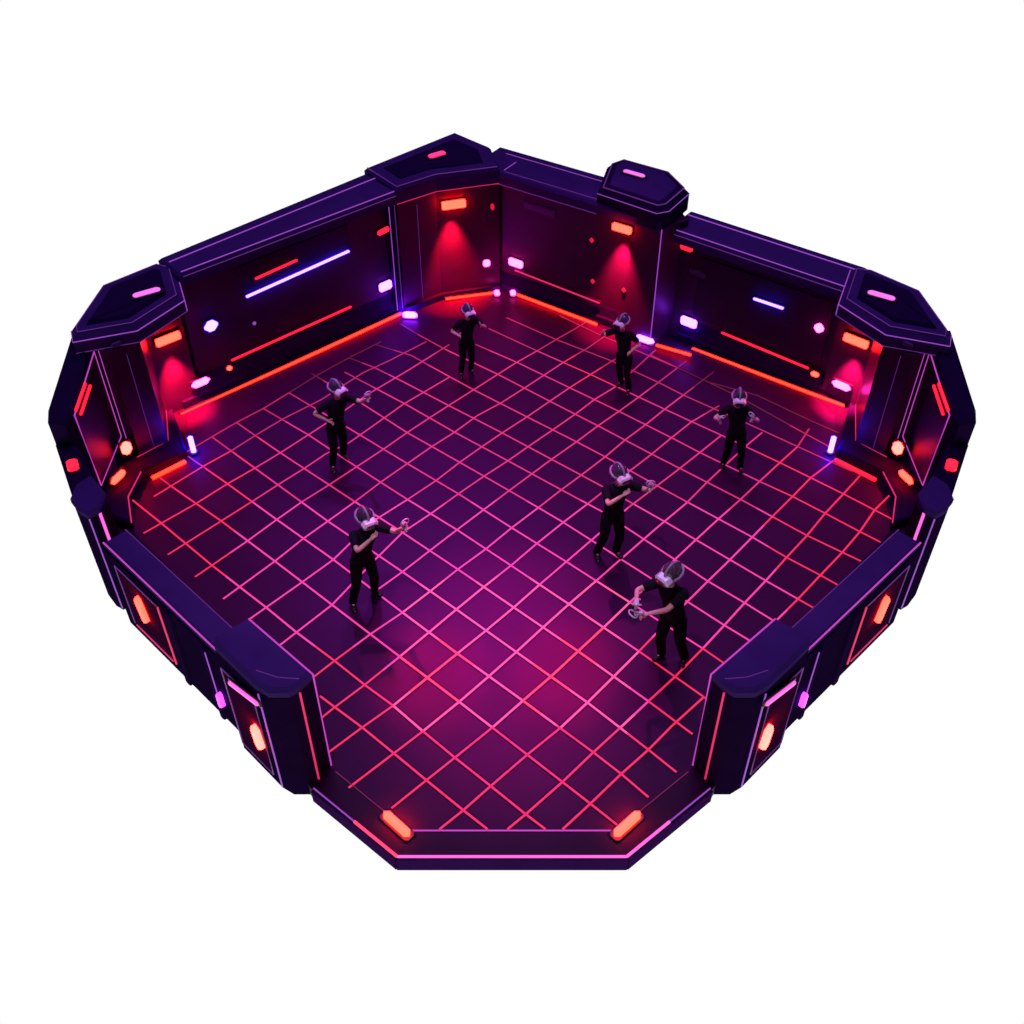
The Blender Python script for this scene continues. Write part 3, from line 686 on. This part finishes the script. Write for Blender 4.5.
def hand(ch_bm, w, f, palmn, curl):
    """palm and five fingers at wrist w pointing along f, palm facing palmn"""
    f = f.normalized(); palmn = (palmn - f * palmn.dot(f)).normalized(); s = f.cross(palmn)
    c = Chain(); a = c.add(w - f * .02, (.026, .020)); b = c.add(w + f * .045, (.038, .017), a); c.add(w + f * .085, (.036, .014), b)
    merge(ch_bm, c.mesh(1))
    for k, (o, L) in enumerate(((-.028, .062), (-.010, .074), (.010, .078), (.028, .070))):
        c = Chain(); p = w + f * .07 + s * o; i = c.add(p, .0095); dr = f.copy()
        for j in range(3):
            dr = (Matrix.Rotation(-curl * (.5 + .25 * j), 3, s) @ dr); dr.normalize()
            if dr.dot(palmn) < 0 and curl > 0: dr = (dr + palmn * .0)
            p = p + dr * L * (.42, .32, .26)[j]; i = c.add(p, .0092 - .0008 * j, i)
        merge(ch_bm, c.mesh(1))
    c = Chain(); p = w + f * .02 + s * .03; i = c.add(p, .012); dr = (f + s * .9 + palmn * .5).normalized()
    for j in range(2):
        p = p + dr * .036; i = c.add(p, .0105 - .001 * j, i); dr = (dr + f * .6 + palmn * .3).normalized()
    merge(ch_bm, c.mesh(1))
def person(px, stature, yaw, handL, handR, label, head=(0, 0, 0), feet=((.12, .0), (-.12, -.04)), lean=0.0, hairm='hair', elbows=((.6, .3, -.7), (-.6, .3, -.7)), long=0.0, grips=(None, None), sway=0.0):
    k = stature / 1.75
    base = G(*px)
    root = thing('person', label, 'person', base, 'people on the grid floor', rz=yaw + 1e-6)
    S = lambda bm: (bmesh.ops.scale(bm, vec=(k, k, k), verts=bm.verts), bm)[1]
    V = Vector
    hip = V((0, .02, .93)); chest = V((0, .01 - lean, 1.26)); nb = V((0, .02 - lean * 1.3, 1.45))
    sw = Matrix.Rotation(-yaw, 3, 'Z') @ V((sway / k, 0, 0)); hip += sw * .4; chest += sw * .75; nb += sw; handL = V(handL) + sw * .8; handR = V(handR) + sw * .8
    # body: one continuous skin from the pelvis
    def build():
        c = Chain()
        i0 = c.add(hip, .095); i1 = c.add(hip.lerp(chest, .45), .080, i0); i2 = c.add(chest, .092, i1)
        i3 = c.add(nb - V((0, 0, .03)), .062, i2); i4 = c.add(nb + V((0, -.012, .06)), .052, i3); c.add(nb + V((0, -.02, .13)), .055, i4)
        return c, i0, i2
    c, i0, i2 = build()
    arms = []
    for sgn, tgt, bend in ((1, handL, elbows[0]), (-1, handR, elbows[1])):
        sh = V((.175 * sgn, .02 - lean * 1.15, 1.40)) + sw * .92; e, w = ik(sh, V(tgt), .29, .255, bend)
        a = c.add(sh, .056, i2); a = c.add(sh.lerp(e, .5), .046, a); a = c.add(e, .037, a); a = c.add(e.lerp(w, .45), .034, a); c.add(w, .025, a)
        arms.append((sh, e, w))
    legs = []
    for sgn, ft in ((1, feet[0]), (-1, feet[1])):
        h = V((.085 * sgn, .02, .88)) + sw * .4; an = V((ft[0], ft[1] + .03, .085)); kn, an = ik(h, an, .42, .40, (0.05 * sgn, -1, 0))
        a = c.add(h, .085, i0); a = c.add(h.lerp(kn, .5), .070, a); a = c.add(kn, .050, a); a = c.add(kn.lerp(an, .4), .048, a); a = c.add(an, .034, a)
        td = V((.25 * sgn, -1, 0)).normalized(); a2 = c.add(an + td * .10 - V((0, 0, .045)), (.034, .026), a); c.add(an + td * .17 - V((0, 0, .055)), (.03, .02), a2)
        legs.append((h, kn, an, td))
    bm = c.mesh(2)
    for (sh, e, w), pn, gr in zip(arms, (V((-1, 0, -.2)), V((1, 0, -.2))), grips):
        hand(bm, w, (w - e), pn, 1.0 if gr else .45)
    # head
    hc = nb + V((0, -.025, .225))
    R = 1.22 * Matrix.Rotation(head[2], 3, 'Z') @ Matrix.Rotation(head[0], 3, 'X') @ Matrix.Rotation(head[1], 3, 'Y')
    def face(n, p):
        q = p.copy()
        if n.z < 0: q.x *= 1 - .28 * (-n.z) ** 1.3; q.y *= 1 - .12 * (-n.z)
        if n.y < -.55 and abs(n.x) < .22 and -.35 < n.z < .12: q.y -= .022 * (1 - abs(n.x) / .22) * (1.1 - abs(n.z + .15) * 2)
        if n.y < -.5 and n.z < -.72: q.y -= .012
        if n.y < -.6 and .1 < n.z < .3: q.y += .006
        return q
    hd = ellipsoid((0, 0, 0), (.078, .098, .122), 28, 20, face)
    for sx in (-1, 1): merge(hd, ellipsoid((.078 * sx, .008, -.01), (.010, .02, .032), 8, 8))
    def put(bm_): 
        for v in bm_.verts: v.co = R @ v.co + hc
        return bm_
    merge(bm, put(hd))
    obj('body', S(bm), M['skin'], root, smooth=True)
    # hair
    rnd = random.Random(int(px[0]))
    def hairf(n, p):
        a = math.atan2(n.x, -n.y); q = p * (1 + .05 * math.sin(9 * a + 3 * n.z) + .03 * rnd.random())
        cut = .10 if n.y < -.25 else -.62 - long
        if n.z < cut:
            q = q * .86; q.z = max(q.z, cut * .13)
        return q
    obj('hair', S(put(ellipsoid((0, .012, .012), (.094, .112, .130), 32, 20, hairf))), M[hairm], root, smooth=True)
    # headset: visor shell, dark front pane, side and top strap
    hb = bmesh.new(); add_box(hb, (0, -.118, .012), (1, 0, 0), (0, -1, 0), .185, .085, .105, .035)
    hs = obj('headset', S(put(hb)), M['headset'], root)
    fb = bmesh.new(); add_box(fb, (0, -.164, .012), (1, 0, 0), (0, -1, 0), .14, .012, .066, .025)
    obj('visor_pane', S(put(fb)), M['lens'], hs); hs['_o'] = (0, 0, 0)
    stp = [V((.101 * math.sin(t), -.118 * math.cos(t) + .012, .012 + .02 * (1 - math.cos(t)) * .5)) for t in [PI * 2 * j / 28 for j in range(29)] if -math.cos(t) > -.72]
    sb = bmesh.new(); add_bar(sb, stp, .016, sides=6)
    top = [V((0, -.118 * math.cos(t) + .012, .012 + .136 * math.sin(t))) for t in [PI * (.12 + .80 * j / 14) for j in range(15)]]
    add_bar(sb, top, .014, sides=6)
    obj('head_strap', S(put(sb)), M['strap'], root, smooth=True)
    lb = ellipsoid((0, -.092, -.072), (.024, .010, .008), 10, 8)
    obj('mouth', S(put(lb)), M['lip'], root, smooth=True)
    # shirt with short sleeves
    X_, Y_ = V((1, 0, 0)), V((0, 1, 0))
    def ring(c, rx, ry): return (c, X_ * rx, Y_ * ry)
    b = bmesh.new()
    loft(b, [ring(hip + V((0, 0, -.075)), .160, .118), ring(hip + V((0, 0, .0)), .158, .116), ring(hip.lerp(chest, .30), .146, .108), ring(hip.lerp(chest, .6), .150, .110), ring(chest, .172, .122), ring(chest.lerp(nb, .45), .182, .120), ring(chest.lerp(nb, .72), .160, .100), ring(nb - V((0, 0, .015)), .105, .080), ring(nb + V((0, 0, .012)), .072, .066)], 24)
    for sh, e, w in arms:
        s0 = sh.lerp(chest.lerp(nb, .6), .30)
        limb(b, [s0, sh, sh.lerp(e, .4), sh.lerp(e, .70)], [.070, .074, .066, .060])
    obj('shirt', S(b), M['cloth'], root, smooth=True)
    b = bmesh.new()
    loft(b, [ring(hip + V((0, 0, .06)), .148, .108), ring(hip, .156, .114), ring(hip + V((0, 0, -.08)), .160, .112), ring(hip + V((0, 0, -.15)), .140, .098), ring(hip + V((0, 0, -.18)), .09, .07)], 24)
    for h, kn, an, td in legs:
        limb(b, [h, h.lerp(kn, .5), kn, kn.lerp(an, .5), an + V((0, 0, -.02))], [.098, .088, .070, .066, .060])
    obj('trousers', S(b), M['jeans'], root, smooth=True)
    for h, kn, an, td in legs:
        c = Chain(); a = c.add(an + V((0, .02, -.02)), (.045, .045)); a = c.add(an - V((0, .02, .04)) + td * .05, (.046, .040), a); c.add(an + td * .17 - V((0, 0, .045)), (.042, .034), a)
        b = c.mesh(2)
        for v in b.verts: v.co.z = max(v.co.z, .002)
        obj('shoe', S(b), M['shoe'], root, smooth=True)
    Rz = Matrix.Rotation(yaw, 3, 'Z')
    out = []
    for (sh, e, w), gr in zip(arms, grips):
        if gr:
            f = (w - e).normalized()
            out.append((base + Rz @ ((w + f * .085) * k), Rz @ f, gr, k))
    for p, f, gr, k_ in out: controller(p, f, gr, k_)
    return root
def controller(p, f, label, k):
    t = thing('vr_controller', label, 'controller', p, 'handheld controllers')
    up = Vector((0, 0, 1)); s = f.cross(up).normalized(); u2 = s.cross(f).normalized()
    b = bmesh.new(); add_bar(b, [p - u2 * .075 * k, p - u2 * .02 * k, p + u2 * .04 * k], .021 * k, sides=10)
    obj('grip', b, M['plastic'], t, smooth=True)
    b = bmesh.new(); add_box(b, p + u2 * .05 * k + f * .03 * k, s, u2, .06 * k, .035 * k, .13 * k, .02 * k, up=f)
    obj('head', b, M['plastic'], t)
    c = p + u2 * .055 * k + f * .11 * k
    b = bmesh.new(); add_bar(b, [c + (s * math.cos(a) + (f * .8 + u2 * .5).normalized() * math.sin(a)) * .062 * k for a in [2 * PI * j / 20 for j in range(20)]], .010 * k, closed=True, sides=6)
    obj('tracking_ring', b, M['headset'], t, smooth=True)

person((466, 374), 1.37, .35, (.22, -.30, 1.46), (-.27, -.16, 1.22), 'person in black at the back corner with both arms raised to the headset', head=(.15, 0, .1), feet=((.13, .02), (-.12, -.02)), sway=.07)
person((624, 389), 1.45, -.50, (.25, -.12, 1.12), (-.30, -.34, 1.52), 'person in black by the wall pillar raising one forearm beside the head', head=(.15, 0, -.2), feet=((.12, -.06), (-.12, .08)), sway=-.12)
person((338, 464), 1.58, .55, (.38, -.40, 1.56), (-.24, -.10, 1.16), 'person in black on the left aiming a controller up towards the back', head=(.1, 0, .25), feet=((.17, .10), (-.12, -.08)), grips=('pale controller held out by the person on the left', None), elbows=((.5, .2, -.8), (-.9, .3, -.3)), sway=.14)
person((733, 469), 1.50, -.10, (.25, -.30, 1.44), (-.36, -.34, 1.42), 'person in black on the right holding both hands up with controllers', head=(.15, 0, 0), feet=((.12, -.03), (-.18, .06)), grips=('pale ring controller beside the headset of the person on the right', 'pale ring controller held out to the side by the person on the right'), elbows=((.7, .2, -.7), (-.7, .2, -.7)), sway=-.11)
person((608, 555), 1.66, .35, (.36, -.30, 1.54), (-.04, -.27, 1.50), 'person in black near the middle with one forearm raised beside the face', head=(.1, 0, .15), feet=((.12, -.05), (-.17, .03)), grips=('pale controller raised by the person near the middle', None), elbows=((.6, .3, -.7), (-.9, 0, -.5)), sway=.06)
person((363, 600), 1.68, .55, (.42, -.36, 1.56), (-.02, -.27, 1.50), 'person in black in the left foreground pointing one bare arm outwards', head=(.15, 0, .0), feet=((.22, .02), (-.17, -.05)), grips=('pale controller pointed by the person in the left foreground', None), elbows=((.4, .2, -.8), (-.9, 0, -.5)), sway=.18)
person((671, 660), 1.76, -.60, (-.10, -.42, 1.26), (-.28, -.40, 1.38), 'person in black in the right foreground holding two controllers to one side', head=(.2, 0, -.25), feet=((.15, .06), (-.14, -.05)), hairm='hair2', grips=('lower ring controller of the person in the right foreground', 'upper ring controller of the person in the right foreground'), elbows=((.7, .1, -.7), (-.9, 0, -.5)), sway=-.16)

# ------------------------------------------------------------------ light
light('SUN', 'sky_light', (0, 0, 14), (.60, .30, 1.0), 1.2, target=(0, -5.5, 0), angle=.5)
def spot(name, pos, tgt, col, e, ang, blend=.9, r=.15): return light('SPOT', name, pos, col, e, tgt, spot_size=ang, spot_blend=blend, shadow_soft_size=r)
spot('magenta_spot', (0, 8.5, 14), (0, -1.8, 0), (1, .0, .46), 13000, .27, 1)  # unseen spot, added overhead to pool magenta on the floor
spot('violet_spot', (-3, 9, 14), (-1.3, .6, 0), (.55, .03, 1), 5200, .36, 1)  # also unseen, added for the violet pool
spot('violet_wash', (0, 9.5, 15), (0, 1.0, 0), (.85, .01, .75), 3200, .75, 1)  # unseen wide wash, added to tint the whole floor
spot('front_key', (-3, -5, 20), (0, .8, 1), (.95, .68, 1.0), 5600, .62, 1)  # unseen key light, added to brighten heads and bare arms
# downward wash of the four red lamps
for nm, pl, px, e, blue in (('tower_beam', TB, (450, 207), 1500, .03), ('pillar_beam', RI, (626, 230), 1600, .07), ('right_beam', Plane((5.38, 4.01), (5.87, 3.60)), (860, 346), 1400, .10), ('left_beam', Plane((-5.87, 3.44), (-5.38, 3.85)), (166, 344), 1700, .05)):
    q_ = pl.hit(*px); p = q_ + pl.n * .20
    spot(nm, p, q_ + Vector((0, 0, -1.15)) + pl.n * .06, (1, .012, blue), e * 1.3, .95, 1, .05)
for sx in (-1, 1):
    spot('red_spot', (sx * 3, 8, 14), (-1.06, -2.1, 0) if sx < 0 else (.62, -2.06, 0), (1, .0, .05), 13000, .11, 1)  # unseen spots, added to redden two patches of floor

# ------------------------------------------------------------------ world: white backdrop below the horizon, dim violet sky above
w = bpy.data.worlds.new('world'); SC.world = w; w.use_nodes = True
nt = w.node_tree; bg = nt.nodes['Background']
tc = nt.nodes.new('ShaderNodeTexCoord'); sx = nt.nodes.new('ShaderNodeSeparateXYZ'); cr = nt.nodes.new('ShaderNodeValToRGB'); mp = nt.nodes.new('ShaderNodeMapRange')
mp.inputs[1].default_value = -1; mp.inputs[2].default_value = 1
nt.links.new(tc.outputs['Generated'], sx.inputs[0]); nt.links.new(sx.outputs['Z'], mp.inputs[0]); nt.links.new(mp.outputs[0], cr.inputs[0])
e = cr.color_ramp.elements
e[0].position = .40; e[0].color = (1, 1, 1, 1); e[1].position = .44; e[1].color = (.030, .010, .075, 1)
nt.links.new(cr.outputs[0], bg.inputs[0]); bg.inputs[1].default_value = 1.0

vs = SC.view_settings
vs.view_transform = 'Standard'; vs.look = 'None'; vs.exposure = 0; vs.gamma = 1; vs.use_curve_mapping = False
for o in list(COL.objects):
    if '_o' in o: del o['_o']
